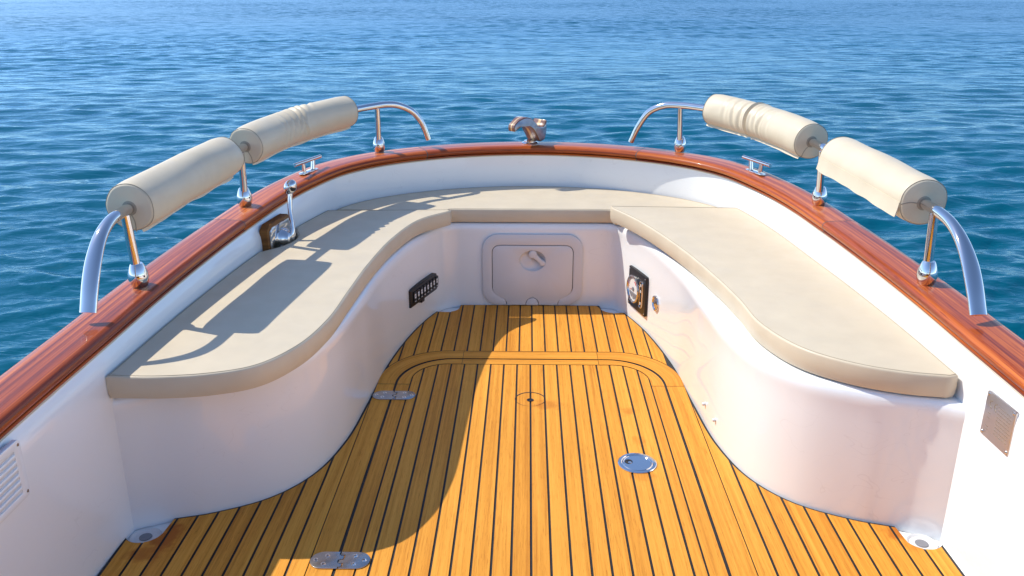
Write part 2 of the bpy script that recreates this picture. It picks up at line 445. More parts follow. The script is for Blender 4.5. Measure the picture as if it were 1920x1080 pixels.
seat = mb.build('seat_base', GEL, boat, sharp=60)
for (px, py) in ((0.583, 2.587), (0.595, 2.475)):
    mb = MB(); lathe(mb, (px, py, 0.068), (-1, -0.1, 0), [(0.006, -0.01), (0.006, 0.003), (0.004, 0.006), (0.001, 0.007)], 12)
    mb.build('screw_cap', PLAST, seat)

# ---- cap rail in five varnished pieces
railprof = [(0.006, 0.0), (-0.002, 0.0005), (-0.006, 0.004), (-0.006, 0.009), (-0.002, 0.0115), (-0.006, 0.014), (-0.0105, 0.020), (-0.012, 0.027), (-0.0105, 0.034), (-0.006, 0.040), (0.000, 0.0438), (0.008, 0.045),
            (0.03, 0.0455), (0.06, 0.0458), (0.09, 0.0455), (0.108, 0.044), (0.116, 0.040), (0.120, 0.032), (0.120, 0.012), (0.114, 0.002), (0.10, 0.0)]
def railw(y): return 1.0 + 0.10*min(1, max(0, (y-3.0)/1.0))
arc = np.r_[0, np.cumsum(np.linalg.norm(np.diff(WR, axis=0), axis=1))]
def arc_at(x, y):
    return arc[np.argmin((WR[:, 0]-x)**2+(WR[:, 1]-y)**2)]
cuts = [0.0, arc_at(1.05, 3.0), arc_at(0.50, 4.05), arc_at(-0.50, 4.05), arc_at(-1.05, 2.97), arc[-1]]
def rail_piece(mbx, a0, a1, scale=1.0, dz=0.0, pid=0.0, step=0.03):
    s = np.linspace(a0, a1, max(3, int((a1-a0)/step)))
    X = np.stack([np.interp(s, arc, WR[:, 0]), np.interp(s, arc, WR[:, 1])], 1)
    Nn = np.stack([np.interp(s, arc, WN[:, 0]), np.interp(s, arc, WN[:, 1])], 1); Nn /= np.linalg.norm(Nn, axis=1)[:, None]
    c = (0.05, 0.022)
    pr = [((a-c[0])*scale+c[0], (b-c[1])*scale+c[1]) for a, b in railprof]
    k = len(pr); V = []; F = []; U = []
    pv = np.r_[0, np.cumsum([math.dist(pr[j], pr[(j+1) % k]) for j in range(k)])]
    for i in range(len(s)):
        for a, b in pr:
            q = X[i]+Nn[i]*(a*railw(X[i, 1]) if a > 0 else a*(1+1.0*min(1, max(0, (X[i, 1]-3.2)/0.7))))
            V.append((q[0], q[1], zlow(X[i, 1])+b+dz))
    for i in range(len(s)-1):
        for j in range(k):
            j2 = (j+1) % k
            F.append([i*k+j, i*k+j2, (i+1)*k+j2, (i+1)*k+j]); U.append([(s[i], pv[j]), (s[i], pv[j+1]), (s[i+1], pv[j+1]), (s[i+1], pv[j])])
    F.append(list(range(k))); U.append([(s[0], pv[j]) for j in range(k)])
    F.append([(len(s)-1)*k+j for j in range(k)]); U.append([(s[-1], pv[j]) for j in range(k)])
    mbx.add(V, F, U, pid)
for j in range(5):
    mb = MB(); rail_piece(mb, cuts[j]+0.002, cuts[j+1]-0.002, pid=[0.13, 0.41, 0.77, 0.52, 0.29][j])
    rp = mb.build('cap_rail', MAHO, boat, sharp=50)
    if 0 < j:
        mb = MB(); rail_piece(mb, cuts[j]-0.0022, cuts[j]+0.0022, scale=1.004); mb.build('joint_seal', JOINT, rp)

# ---- teak deck
XC = 0.0
order = np.argsort(FC[:, 0]); fx, fy = FC[order, 0], FC[order, 1]
INS = FC + FN*0.009
order2 = np.argsort(INS[:, 0]); ix, iy = INS[order2, 0], INS[order2, 1]
notches = [(-1.048, 1.945, 0.05), (1.05, 1.955, 0.05), (-0.385, 3.665, 0.062), (0.385, 3.665, 0.062)]
def ymax(x, inset=True):
    y = float(np.interp(x, ix, iy)) if inset else float(np.interp(x, fx, fy))
    for cx, cy, r in notches:
        rr = r + (0.003 if inset else 0)
        if abs(x-cx) < rr: y = min(y, cy-math.sqrt(rr*rr-(x-cx)**2))
    return y
Y0 = -1.25
def rr_curve(T, a, rx, ry, x):
    ax = abs(x)
    if ax >= a: return None
    if ax <= a-rx: return T
    return T-ry+ry*math.sqrt(max(0, 1-((ax-(a-rx))/rx)**2))
OUT = (3.165, 0.570, 0.24, 0.26); GAP = (3.09, 0.499, 0.20, 0.22); INN = (3.04, 0.446, 0.13, 0.14)
def strip(mb, x0, x1, ylo, yhi, pid):
    xs = np.linspace(x0, x1, 9 if abs(x0) > 0.3 else 4)
    xs = sorted(set(np.round(xs, 5)))
    V = []; 
    for x in xs: V.append((x, ylo(x), 0)); V.append((x, yhi(x), 0))
    F = [[2*i, 2*i+2, 2*i+3, 2*i+1] for i in range(len(xs)-1)]
    # small bevelled lip
    U = [[(V[i][1], V[i][0]) for i in f] for f in F]
    mb.add(V, F, U, pid)
G = 0.0033
# outside the frame
mb = MB()
pitch = 0.0528; xo = 0.008
kx = -12
for k in range(-14, 14):
    a, b = xo+k*pitch+G, xo+(k+1)*pitch-G
    # part beyond the frame
    aa, bb = max(a, -0.5705), min(b, 0.5705)
    if bb-aa > 0.004:
        lo = lambda x: rr_curve(*OUT, max(-0.5699, min(0.5699, x)))+0.002
        if ymax((aa+bb)/2) > lo((aa+bb)/2):
            xs = np.linspace(aa, bb, 8)
            keep = [x for x in xs if ymax(x) > lo(x)+0.002]
            if len(keep) > 1: strip(mb, keep[0], keep[-1], lo, lambda x: max(ymax(x), lo(x)), random.random())
for sgn in (-1, 1):
    for k in range(0, 11):
        a, b = 0.568+k*0.0518+G, 0.568+(k+1)*0.0518-G
        b = min(b, 1.090)
        if b-a < 0.006: continue
        x0, x1 = sorted((sgn*a, sgn*b))
        strip(mb, x0, x1, lambda x: Y0, ymax, random.random())
deck = mb.build('deck', TEAK, boat, smooth=False)

def frame_curve(T, a, rx, ry, t):
    """t in 0..1: left side from aft, corner, top, corner, right side"""
    ang = lambda q: (a-rx+rx*math.cos(q), T-ry+ry*math.sin(q))
    if t < 0.3:
        s = t/0.3; return (-a, Y0+(2.86-Y0)*s)
    if t < 0.33:
        s = (t-0.3)/0.03; return (-a, 2.86+(T-ry-2.86)*s) if T-ry > 2.86 else (-a, 2.86)
    if t < 0.43:
        x, y = ang(math.pi/2*((t-0.33)/0.10)); return (-x, y)
    if t < 0.45:
        s = (t-0.43)/0.02; return (-(a-rx)+(a-rx-0.268)*s, T)
    if t < 0.55:
        return (-0.268+0.536*(t-0.45)/0.10, T)
    if t < 0.57:
        s = (t-0.55)/0.02; return (0.268+(a-rx-0.268)*s, T)
    if t <= 0.67:
        return ang(math.pi/2*(1-(t-0.57)/0.10))
    if t < 0.70:
        s = (t-0.67)/0.03; return (a, (T-ry)+(2.86-(T-ry))*s) if T-ry > 2.86 else (a, 2.86)
    s = (t-0.70)/0.30; return (a, 2.86+(Y0-2.86)*s)
def band(mb, A, B, dA, dB, t0, t1, pid, z=0.0):
    ts = np.linspace(t0, t1, 40)
    A2 = (A[0]+dA, A[1]+dA, A[2], A[3]); B2 = (B[0]+dB, B[1]+dB, B[2], B[3])
    V = []; L = 0; us = [0]
    P = [(frame_curve(*A2, t), frame_curve(*B2, t)) for t in ts]
    for (p, q) in P: V += [(*p, z), (*q, z)]
    for i in range(1, len(P)): us.append(us[-1]+math.dist(((P[i][0][0]+P[i][1][0])/2, (P[i][0][1]+P[i][1][1])/2), ((P[i-1][0][0]+P[i-1][1][0])/2, (P[i-1][0][1]+P[i-1][1][1])/2)))
    F = [[2*i, 2*i+2, 2*i+3, 2*i+1] for i in range(len(ts)-1)]
    w = A2[1]-B2[1]
    U = [[(us[i], 0), (us[i+1], 0), (us[i+1], w), (us[i], w)] for i in range(len(ts)-1)]
    mb.add(V, F, U, pid)
segs = [(0.0, 0.2998), (0.3002, 0.4498), (0.4502, 0.5498), (0.5502, 0.6998), (0.7002, 1.0)]
# joints on the forward run sit at x = +-0.268: move the split into the straight run
def tx(x, P): return 0.43+0.14*((x+(P[1]-P[2]))/(2*(P[1]-P[2])))
mb = MB()
for (a, b) in segs: band(mb, OUT, GAP, -0.0015, 0.0045, a, b, random.random())
mb.build('deck_margin', TEAK, deck, smooth=False)
mb = MB()
for k in range(-9, 9):
    a, b = k*0.0513+G, (k+1)*0.0513-G
    a, b = max(a, -0.446+0.0026), min(b, 0.446-0.0026)
    if b-a < 0.008: continue
    strip(mb, a, b, lambda x: Y0, lambda x: rr_curve(*INN, x)-0.002, random.random())
hatch = mb.build('deck_hatch', TEAK, boat, smooth=False)
mb = MB()
for (a, b) in segs: band(mb, GAP, INN, -0.004, 0.0026, a, b, random.random())
mb.build('hatch_border', TEAK, hatch, smooth=False)
# caulk bed under the planks
mb = MB()
xs = np.linspace(-1.092, 1.092, 420)
V = []
for x in xs: V += [(x, Y0, -0.003), (x, ymax(x, False), -0.003)]
mb.add(V, [[2*i, 2*i+2, 2*i+3, 2*i+1] for i in range(len(xs)-1)])
# edge of the teak sheet at the notches
V = []
for x in xs: V += [(x, ymax(x, False), -0.003), (x, ymax(x, False), -0.013)]
mb.add(V, [[2*i, 2*i+2, 2*i+3, 2*i+1] for i in range(len(xs)-1)])
mb.build('caulking', CAULK, deck, smooth=False)
# drain cups
for cx, cy, r in notches[:2]:
    mb = MB()
    s = 1 if cx > 0 else -1
    lathe(mb, (cx-s*0.004, cy-0.012, -0.0138), (0, 0, 1), [(0.041, 0.0), (0.041, 0.004), (0.038, 0.006), (0.034, 0.004), (0.031, 0.0015), (0.012, 0.001)], 32, capb=False)
    sd = mb.build('scupper_drain', PLAST, boat)
    mb = MB(); lathe(mb, (cx-s*0.004, cy-0.012, -0.0115), (0, 0, 1), [(0.017, 0.0), (0.0165, 0.0012), (0.004, 0.0012)], 28, capb=False)
    mb.build('drain_mouth', GREY, sd)

# hinges
def hinge(cx, cy):
    mb = MB()
    for sgn in (-1, 1):
        P = []
        r = 0.034
        for k in range(13):
            a = -math.pi/2+math.pi*k/12; P.append((sgn*(0.0435+r*math.cos(a)), r*math.sin(a)))
        e = 0.0012
        # knuckle fingers
        if sgn < 0: P += [(-e, 0.034), (-e, 0.018), (0.007, 0.018), (0.007, 0.004), (-e, 0.004), (-e, -0.014), (0.007, -0.014), (0.007, -0.027), (-e, -0.027), (-e, -0.034)]
        else: P += [(e, 0.034), (-0.006, 0.034), (-0.006, 0.0205), (0.0095, 0.0205), (0.0095, 0.0015), (-0.006, 0.0015), (-0.006, -0.0115), (0.0095, -0.0115), (0.0095, -0.0295), (e, -0.0295), (e, -0.034)]
        plate(mb, P, [], (cx, cy, 0.0), (1, 0, 0), (0, 1, 0), 0.0002, 0.0035, 0.0009)
    h = mb.build('hinge', BRUSH, hatch, sharp=40)
    for sx, sy in ((-0.063, 0), (-0.036, 0.017), (-0.040, -0.016), (0.063, 0), (0.036, 0.017), (0.038, -0.016)):
        mb = MB(); lathe(mb, (cx+sx, cy+sy, 0.0036), (0, 0, 1), [(0.0066, 0), (0.0060, 0.0010), (0.0030, 0.0012), (0.0026, -0.0008)], 16, capb=False)
        mb.build('screw', CHROME, h)
hinge(-0.492, 2.763); hinge(-0.492, 1.826)
# flush ring latch
mb = MB()
lathe(mb, (0.330, 2.316, 0.0), (0, 0, 1), [(0.060, 0.0003), (0.060, 0.0022), (0.0575, 0.0035), (0.050, 0.0038), (0.0475, 0.0022), (0.045, 0.0038), (0.043, 0.0038), (0.0415, 0.0026), (0.002, 0.0028)], 64, capb=False)
la = mb.build('flush_latch', CHROME, hatch, sharp=20)
mb = MB()
lathe(mb, (0.304, 2.322, 0.003), (0, 0, 1), [(0.0125, 0.0), (0.0120, 0.0008), (0.0105, 0.0008), (0.0095, 0.0004)], 28, capb=False)
mb.build('finger_hole', BLACK, la)
mb = MB(); lathe(mb, (0.307, 2.316, 0.0034), (0, 0, 1), [(0.006, 0), (0.0055, 0.001), (0.003, 0.0012)], 20, capb=False); mb.build('latch_pin', CHROME, la)
# round access plug
mb = MB()
ring = [(math.cos(2*math.pi*i/48), math.sin(2*math.pi*i/48)) for i in range(48)]
V = [(-0.001+c*0.0550, 2.745+s*0.0550, 0.0008) for c, s in ring]+[(-0.001+c*0.0522, 2.743+s*0.0522, 0.0008) for c, s in ring]
mb.add(V, [[i, (i+1) % 48, 48+(i+1) % 48, 48+i] for i in range(48)])
mb.build('access_plug', CAULK, hatch)
mb = MB(); lathe(mb, (-0.001, 2.737, 0.0), (0, 0, 1), [(0.0125, 0.0012), (0.0105, 0.0016), (0.0095, 0.001)], 24, capb=False); mb.build('finger_hole', BLACK, hatch)

# ---- locker door on the back face of the seat
by = 3.6985
O = (0.010, by, 0.0); U_ = (1, 0, 0); V_ = (0, 0, 1)   # u x v = -y : towards the cockpit
def innerpath(g):
    """panel outline from bottom left, up and over, to bottom right; g grows it outwards"""
    P = [(-0.117-g, 0.003), (-0.118-g, 0.018), (-0.126-g, 0.030+g), (-0.145-g, 0.040+g), (-0.165-g, 0.052+g), (-0.178-g, 0.068+g), (-0.182-g, 0.085)]
    for k in range(7):
        a = math.pi-math.pi/2*k/6; P.append((-0.150+(0.032+g)*math.cos(a), 0.256+(0.032+g)*math.sin(a)))
    Q = [(-x, z) for x, z in P[::-1]]
    return P+Q
outer_rr = rrect(-0.228, 0.228, 0.003, 0.341, 0.075, 10)
# U-shaped frame: outer contour (bottom gap) and inner path
i0 = [p for p in outer_rr if not (p[1] < 0.0035 and abs(p[0]) < 0.12)]
start = max(range(len(i0)), key=lambda k: (i0[k][1] < 0.004 and i0[k][0] > 0, -abs(i0[k][0]-0.153)))
i0 = i0[start:]+i0[:start]      # starts at the bottom right, runs counter clockwise to the bottom left
frame_outline = i0 + [(-0.119, 0.003)] + innerpath(0.0028)[1:-1] + [(0.119, 0.003)]
mb = MB(); plate(mb, frame_outline, [], O, U_, V_, 0.0, 0.011, 0.003)
lk = mb.build('locker_door', PLAST, boat, sharp=40)
mb = MB(); plate(mb, rrect(-0.20, 0.20, 0.003, 0.32, 0.03), [[(0.063*math.cos(2*math.pi*k/40), 0.217+0.052*math.sin(2*math.pi*k/40)) for k in range(40)]], O, U_, V_, 0.0, 0.002); mb.build('gasket', JOINT, lk)
semi = [(0.0312*math.cos(math.pi*k/16), 0.004+0.036*math.sin(math.pi*k/16)) for k in range(17)]
semi_in = [(0.0286*math.cos(math.pi*k/16), 0.003+0.0342*math.sin(math.pi*k/16)) for k in range(17)]
dish = [(0.060*math.cos(2*math.pi*k/40), 0.217+0.049*math.sin(2*math.pi*k/40)) for k in range(40)]
pan = innerpath(0.0) + [(0.1165, 0.003)] + semi + [(-0.1165, 0.003)]
mb = MB(); plate(mb, pan, [dish], O, U_, V_, 0.0022, 0.0115, 0.0015)
pn = mb.build('door_panel', PLAST, lk, sharp=40)
mb = MB(); plate(mb, semi_in, [], O, U_, V_, 0.0022, 0.0115, 0.001); mb.build('drain_cover', PLAST, lk, sharp=40)
mb = MB()
V = []; F = []
steps = [(1.0, 0.0112), (0.98, 0.0095), (0.95, 0.004), (0.90, -0.006), (0.80, -0.014), (0.6, -0.020), (0.35, -0.023), (0.15, -0.024)]
for f, z in steps:
    for k in range(40):
        a = 2*math.pi*k/40
        zz = z if z > 0 else z*(0.55+0.45*math.cos(a-0.5))
        V.append((O[0]+0.060*f*math.cos(a), by-zz, 0.217+0.049*f*math.sin(a)))
for r in range(len(steps)-1):
    for k in range(40): j = (k+1) % 40; F.append([r*40+k, r*40+j, (r+1)*40+j, (r+1)*40+k])
F.append([(len(steps)-1)*40+k for k in range(40)])
mb.add(V, F); mb.build('handle_recess', PLAST, pn)
# dumb-bell turn handle
P = []
c1, r1, c2, r2 = (0.001, 0.247), 0.0185, (0.045, 0.206), 0.0125
d = np.array(c2)-np.array(c1); ang = math.atan2(d[1], d[0])
for k in range(19):
    a = ang+math.radians(38)+math.radians(284)*k/18; P.append((c1[0]+r1*math.cos(a), c1[1]+r1*math.sin(a)))
mid = (np.array(c1)*0.45+np.array(c2)*0.55); pn2 = np.array([-math.sin(ang), math.cos(ang)])
P.append(tuple(mid-pn2*0.0085))
for k in range(15):
    a = ang+math.pi+math.radians(45)+math.radians(270)*k/14; P.append((c2[0]+r2*math.cos(a), c2[1]+r2*math.sin(a)))
P.append(tuple(mid+pn2*0.0085))
mb = MB(); plate(mb, P, [], O, U_, V_, -0.006, 0.0125, 0.003); mb.build('turn_handle', PLAST, lk, sharp=40)
for sx, sz in ((-0.150, 0.318), (0.0, 0.318), (0.135, 0.318), (-0.205, 0.24), (0.205, 0.24), (-0.200, 0.125), (0.200, 0.125), (-0.140, 0.02), (0.14, 0.02)):
    mb = MB(); lathe(mb, (O[0]+sx, by-0.0108, sz), (0, -1, 0), [(0.006, 0), (0.0055, 0.001), (0.0025, 0.0008)], 14, capb=False); mb.build('screw_cover', PLAST, lk)

# ---- frames on the curved seat fronts
def frame_on(p, q, z0, proud):
    """origin and axes for a flat fitting whose left edge stands at p and right edge at q (plan points, seen from the cockpit)"""
    p = Vector((*p, z0)); q = Vector((*q, z0)); u = (q-p).normalized(); w = u.cross(Vector((0, 0, 1)))
    return p+w*proud, u, (q-p).length
# switch panel, left
o, u, L = frame_on((-0.512, 3.340), (-0.421, 3.600), 0.118, 0.001)
vz = Vector((0, 0, 1)); w = u.cross(vz)
mb = MB()
P = [(0, 0), (0.10, 0.0), (0.102, -0.012), (0.128, -0.012), (0.13, 0.0), (L-0.025, 0.0), (L-0.006, 0.010), (L, 0.030), (L-0.002, 0.058), (L-0.016, 0.064), (L-0.022, 0.075), (0.01, 0.079), (0, 0.074)]
plate(mb, P, [], o, u, vz, -0.03, 0.012, 0.003)
sw = mb.build('switch_panel', BLACK, boat, sharp=30)
for k in range(8):
    x0 = 0.022+k*0.0305
    mb = MB(); plate(mb, rrect(x0, x0+0.024, 0.016, 0.064, 0.003, 3), [], o, u, vz, 0.011, 0.0175, 0.002)
    s = mb.build('rocker_switch', BLACK, sw, sharp=30)
    mb = MB()
    plate(mb, rrect(x0+0.005, x0+0.018, 0.034, 0.054, 0.002, 2), [rrect(x0+0.009, x0+0.014, 0.041, 0.047, 0.001, 2)], o, u, vz, 0.0172, 0.0181, 0.0002)
    plate(mb, rrect(x0+0.005, x0+0.018, 0.0195, 0.0225, 0.0006, 2), [], o, u, vz, 0.0172, 0.0179, 0.0002)
    mb.build('switch_icon', ICON if k != 3 else ICON, sw)
# gauge panel, right
o, u, L = frame_on((0.447, 3.570), (0.498, 3.392), 0.064, 0.006)
w = u.cross(vz)
mb = MB(); plate(mb, rrect(0, L, 0, 0.176, 0.006, 4), [], o, u, vz, -0.03, 0.008, 0.0015)
gp = mb.build('gauge_panel', BLACK, boat, sharp=30)
gc = o+u*0.066+vz*0.088
mb = MB(); lathe(mb, gc, w, [(0.062, 0.006), (0.0635, 0.012), (0.062, 0.018), (0.058, 0.0205), (0.054, 0.019), (0.0525, 0.013)], 48, capb=False, capt=False); mb.build('gauge_bezel', CHROME, gp)
mb = MB(); lathe(mb, gc, w, [(0.054, 0.0), (0.054, 0.0125)], 48); dl = mb.build('gauge_dial', DIAL, gp)
mb = MB()
P = [(0.046*math.cos(math.radians(a)), 0.046*math.sin(math.radians(a))) for a in range(200, 341, 10)]
plate(mb, P, [], gc, u, vz, 0.012, 0.0133, 0.0003); mb.build('gauge_display', GREY, gp)
mb = MB()
for a in range(-30, 211, 15):
    c, s = math.cos(math.radians(a)), math.sin(math.radians(a))
    q = gc+u*(c*0.047)+vz*(s*0.047); e1 = (u*c+vz*s); e2 = (u*(-s)+vz*c)
    plate(mb, [(-0.004, -0.0008), (0.004, -0.0008), (0.004, 0.0008), (-0.004, 0.0008)], [], q, e1, e2, 0.012, 0.0134, 0.0002)
mb.build('gauge_marks', GREY, gp)
mb = MB(); lathe(mb, gc, w, [(0.009, 0.012), (0.009, 0.016), (0.006, 0.017)], 20); mb.build('needle_hub', GREY, gp)
mb = MB()
def arcstrip(mbx, r0, r1, a0, a1, z):
    K = 10; P = [(r0*math.cos(math.radians(a0+(a1-a0)*k/K)), r0*math.sin(math.radians(a0+(a1-a0)*k/K))) for k in range(K+1)]
    P += [(r1*math.cos(math.radians(a1-(a1-a0)*k/K)), r1*math.sin(math.radians(a1-(a1-a0)*k/K))) for k in range(K+1)]
    plate(mbx, P, [], gc, u, vz, z, z+0.0012, 0.0002)
arcstrip(mb, 0.034, 0.0385, 40, 75, 0.0124); mb.build('red_arc', RED, gp); mb = MB()
e1 = (u*(-0.97)+vz*(-0.24)); e2 = (vz*(-0.97)+u*0.24)
plate(mb, [(0.0, -0.0014), (0.040, -0.0006), (0.040, 0.0006), (0.0, 0.0014)], [], gc, e1, e2, 0.0145, 0.0155, 0.0002)
mb.build('gauge_needle', RED, gp)
mb = MB(); plate(mb, rrect(0.134, 0.162, 0.028, 0.150, 0.010, 6), [rrect(0.138, 0.158, 0.034, 0.144, 0.007, 6)], o, u, vz, 0.006, 0.016, 0.003); mb.build('button_surround', CHROME, gp)
for k in range(4):
    z = 0.038+k*0.027
    mb = MB(); plate(mb, rrect(0.139, 0.157, z, z+0.023, 0.003, 3), [], o, u, vz, 0.006, 0.014, 0.002); mb.build('push_button', BLACK, gp)
    mb = MB(); plate(mb, rrect(0.143, 0.153, z+0.006, z+0.017, 0.002, 2), [rrect(0.146, 0.150, z+0.009, z+0.013, 0.001, 2)], o, u, vz, 0.0138, 0.0146, 0.0002)
    if k != 1: mb.build('button_icon', ICON, gp)
for sx, sz in ((0.010, 0.010), (L-0.010, 0.010), (0.010, 0.166), (L-0.010, 0.166)):
    mb = MB(); lathe(mb, o+u*sx+vz*sz, w, [(0.0035, 0.0075), (0.003, 0.0095), (0.001, 0.0098)], 12); mb.build('screw', CHROME, gp)
# round socket beside the gauge
_i = np.argmin((FC[:, 0]-0.513)**2+(FC[:, 1]-3.300)**2)
nw = Vector((*FN[_i], 0))
mb = MB(); lathe(mb, Vector((*FC[_i], 0.163))-nw*0.004, nw, [(0.033, 0.0), (0.0335, 0.006), (0.032, 0.012), (0.027, 0.014), (0.025, 0.010), (0.020, 0.010), (0.012, 0.013), (0.003, 0.015)], 36)
mb.build('round_socket', CHROME, boat, sharp=25)

# ---- builder's plate, right wall
xw = float(np.interp(1.82, W[:n//2, 1], W[:n//2, 0]))
tq = Vector((float(np.interp(1.76, W[:n//2, 1], W[:n//2, 0])-np.interp(1.88, W[:n//2, 1], W[:n//2, 0])), 1.76-1.88, 0)).normalized()
o = Vector((float(np.interp(1.882, W[:n//2, 1], W[:n//2, 0]))-0.0008, 1.882, 0.361)); u = tq; w = u.cross(vz)
mb = MB(); plate(mb, rrect(0, 0.118, 0, 0.115, 0.004, 4), [], o, u, vz, -0.004, 0.0016, 0.0004)
bp = mb.build('builders_plate', PLATE, boat, label='small steel plate engraved with a CE mark and fine lines of text')
mb = MB()
def arc2(cx, cy, r, a0, a1, t):
    K = 14; P = [(cx+r*math.cos(math.radians(a0+(a1-a0)*k/K)), cy+r*math.sin(math.radians(a0+(a1-a0)*k/K))) for k in range(K+1)]
    P += [(cx+(r-t)*math.cos(math.radians(a1-(a1-a0)*k/K)), cy+(r-t)*math.sin(math.radians(a1-(a1-a0)*k/K))) for k in range(K+1)]
    plate(mb, P, [], o, u, vz, 0.0014, 0.0021, 0.0001)
arc2(0.026, 0.088, 0.011, 90, 270, 0.003); arc2(0.046, 0.088, 0.011, 90, 270, 0.003)
plate(mb, [(0.036, 0.0866), (0.044, 0.0866), (0.044, 0.0894), (0.036, 0.0894)], [], o, u, vz, 0.0014, 0.0021, 0.0001)
mb.build('conformity_mark', DARKSTEEL, bp)
mb = MB()
rr_ = random.Random(3)
for r in range(9):
    x = 0.052
    while x < 0.104:
        L2 = rr_.uniform(0.003, 0.010)
        zz = 0.094-r*0.0088
        plate(mb, [(x, zz), (x+L2, zz), (x+L2, zz+0.0022), (x, zz+0.0022)], [], o, u, vz, 0.0014, 0.0019, 0.0001)
        x += L2+0.0022
for zz in (0.062, 0.05, 0.028, 0.02):
    plate(mb, [(0.016, zz), (0.026, zz), (0.026, zz+0.002), (0.016, zz+0.002)], [], o, u, vz, 0.0014, 0.0019, 0.0001)
eng = mb.build('engraving', DARKSTEEL, bp)
for sx, sz in ((0.007, 0.007), (0.111, 0.007), (0.007, 0.108), (0.111, 0.108)):
    mb = MB(); lathe(mb, o+u*sx+vz*sz, w, [(0.0045, 0.001), (0.004, 0.0035), (0.0018, 0.0045)], 14); mb.build('rivet', CHROME, bp)

# ---- louvred vent, left wall
xl = -float(np.interp(1.5, W[:n//2, 1], W[:n//2, 0]))/1.012
o = Vector((xl+0.002, 1.400, 0.355)); u = Vector((0, 1, 0)); w = u.cross(vz)
slots = [rrect(0.018, 0.158, 0.016+k*0.0155, 0.016+k*0.0155+0.0085, 0.003, 3) for k in range(7)]
mb = MB(); plate(mb, rrect(0, 0.182, 0, 0.136, 0.010, 5), slots, o, u, vz, -0.004, 0.007, 0.002)
vt = mb.build('air_vent', GEL, boat, sharp=35)
mb = MB()
for k in range(7):
    z = 0.016+k*0.0155
    a = o+u*0.017+vz*(z-0.002)+w*0.0005; b = o+u*0.159+vz*(z-0.002)+w*0.0005
    c = b+vz*0.012+w*0.0055; d_ = a+vz*0.012+w*0.0055
    mb.add([a, b, c, d_, a-w*0.002, b-w*0.002, c-w*0.002, d_-w*0.002], [[0, 1, 2, 3], [7, 6, 5, 4], [3, 2, 6, 7], [0, 4, 5, 1]])
mb.build('louvre', PLAST, vt, smooth=False)
for sx, sz in ((0.173, 0.125), (0.173, 0.012)):
    mb = MB(); lathe(mb, o+u*sx+vz*sz, w, [(0.004, 0.006), (0.0035, 0.008), (0.001, 0.0085)], 12); mb.build('vent_screw', BRUSH, vt)

# ---- engine control lever, left wall
wl = W[::-1]; wln = WN[::-1]
def wall_left(y):
    k = len(wl)//2
    return Vector((float(np.interp(y, wl[:k, 1], wl[:k, 0])), y, 0))
p = wall_left(3.065); q = wall_left(3.300)
u = (q-p).normalized(); w = u.cross(vz)
o = Vector((p.x, p.y, 0.40))+w*0.006
Lp = (q-p).length
P = [(0, 0), (Lp, 0), (Lp, 0.118), (Lp-0.045, 0.146), (0.03, 0.146), (0, 0.128)]
mb = MB(); plate(mb, P, [], o, u, vz, -0.012, 0.020, 0.003)
cl = mb.build('control_lever', OILED, boat, sharp=30, label='chrome throttle lever on a dark wooden block')
mb = MB(); plate(mb, [(0.014, 0), (Lp-0.012, 0), (Lp-0.012, 0.112), (Lp-0.050, 0.134), (0.036, 0.134), (0.014, 0.122)], [], o, u, vz, 0.019, 0.027, 0.005)
cp = mb.build('cover_plate', CHROME, cl, sharp=30)
bc = o+u*0.125+vz*0.066
mb = MB(); lathe(mb, bc, w, [(0.046, 0.022), (0.045, 0.030), (0.038, 0.040), (0.033, 0.048), (0.031, 0.056), (0.024, 0.061)], 36); mb.build('boss', CHROME, cl)
mb = MB()
hp = [bc+w*0.045, bc+w*0.060+vz*0.012, bc+w*0.062+vz*0.05+u*0.008, bc+w*0.052+vz*0.10+u*0.022, bc+w*0.050+vz*0.15+u*0.036, bc+w*0.052+vz*0.185+u*0.042]
hp = catmull([tuple(x) for x in hp], 6)
sweep(mb, hp, lambda i: circ(0.019-0.010*min(1, i/12), 14), up=tuple(u))
mb.build('lever_arm', CHROME, cl, sharp=40)
mb = MB(); kc = Vector(hp[-1])+vz*0.010
prof_ = [(0.023*math.sin(math.pi*k/14)+0.0008, -0.031*math.cos(math.pi*k/14)) for k in range(15)]
lathe(mb, kc, w.lerp(vz, 0.62), prof_, 28); mb.build('lever_knob', CHROME, cl)
mb = MB(); lathe(mb, kc+w*0.012-u*0.008, (w-u*0.7), [(0.0185, -0.004), (0.016, 0.003), (0.010, 0.0085), (0.003, 0.0105)], 24); mb.build('knob_inlay', BLACK, cl)

# ---- cleats
def cleat(sx):
    c = Vector((sx*0.955, 3.635 if sx < 0 else 3.66, 0)); i = np.argmin((WR[:, 0]-c.x)**2+(WR[:, 1]-c.y)**2)
    t = Vector((*normals2(W)[i], 0)); t = Vector((-t.y, t.x, 0)).normalized()
    nn = Vector((*WN[i], 0)); c = Vector((*WR[i], 0))+nn*0.062; c.z = zrail(c.y)+0.0006
    mb = MB()
    P = []
    for k in range(9): a = -math.pi/2+math.pi*k/8; P.append((0.052+0.012*math.cos(a), 0.0155*math.sin(a)))
    for k in range(9): a = math.pi/2+math.pi*k/8; P.append((-0.052+0.012*math.cos(a), 0.0155*math.sin(a)))
    plate(mb, P, [], c, t, vz.cross(t), 0.0, 0.005, 0.0015)
    b = mb.build('mooring_cleat', CHROME, boat, sharp=40)
    for s in (-1, 1):
        mb = MB(); rod(mb, c+t*(0.036*s)+vz*0.004, c+t*(0.041*s)+vz*0.044, 0.0105, 16, 0.009); mb.build('cleat_post', CHROME, b)
    mb = MB(); rod(mb, c-t*0.105+vz*0.049, c+t*0.105+vz*0.049, 0.0080, 16); mb.build('cleat_bar', CHROME, b)
cleat(-1); cleat(1)

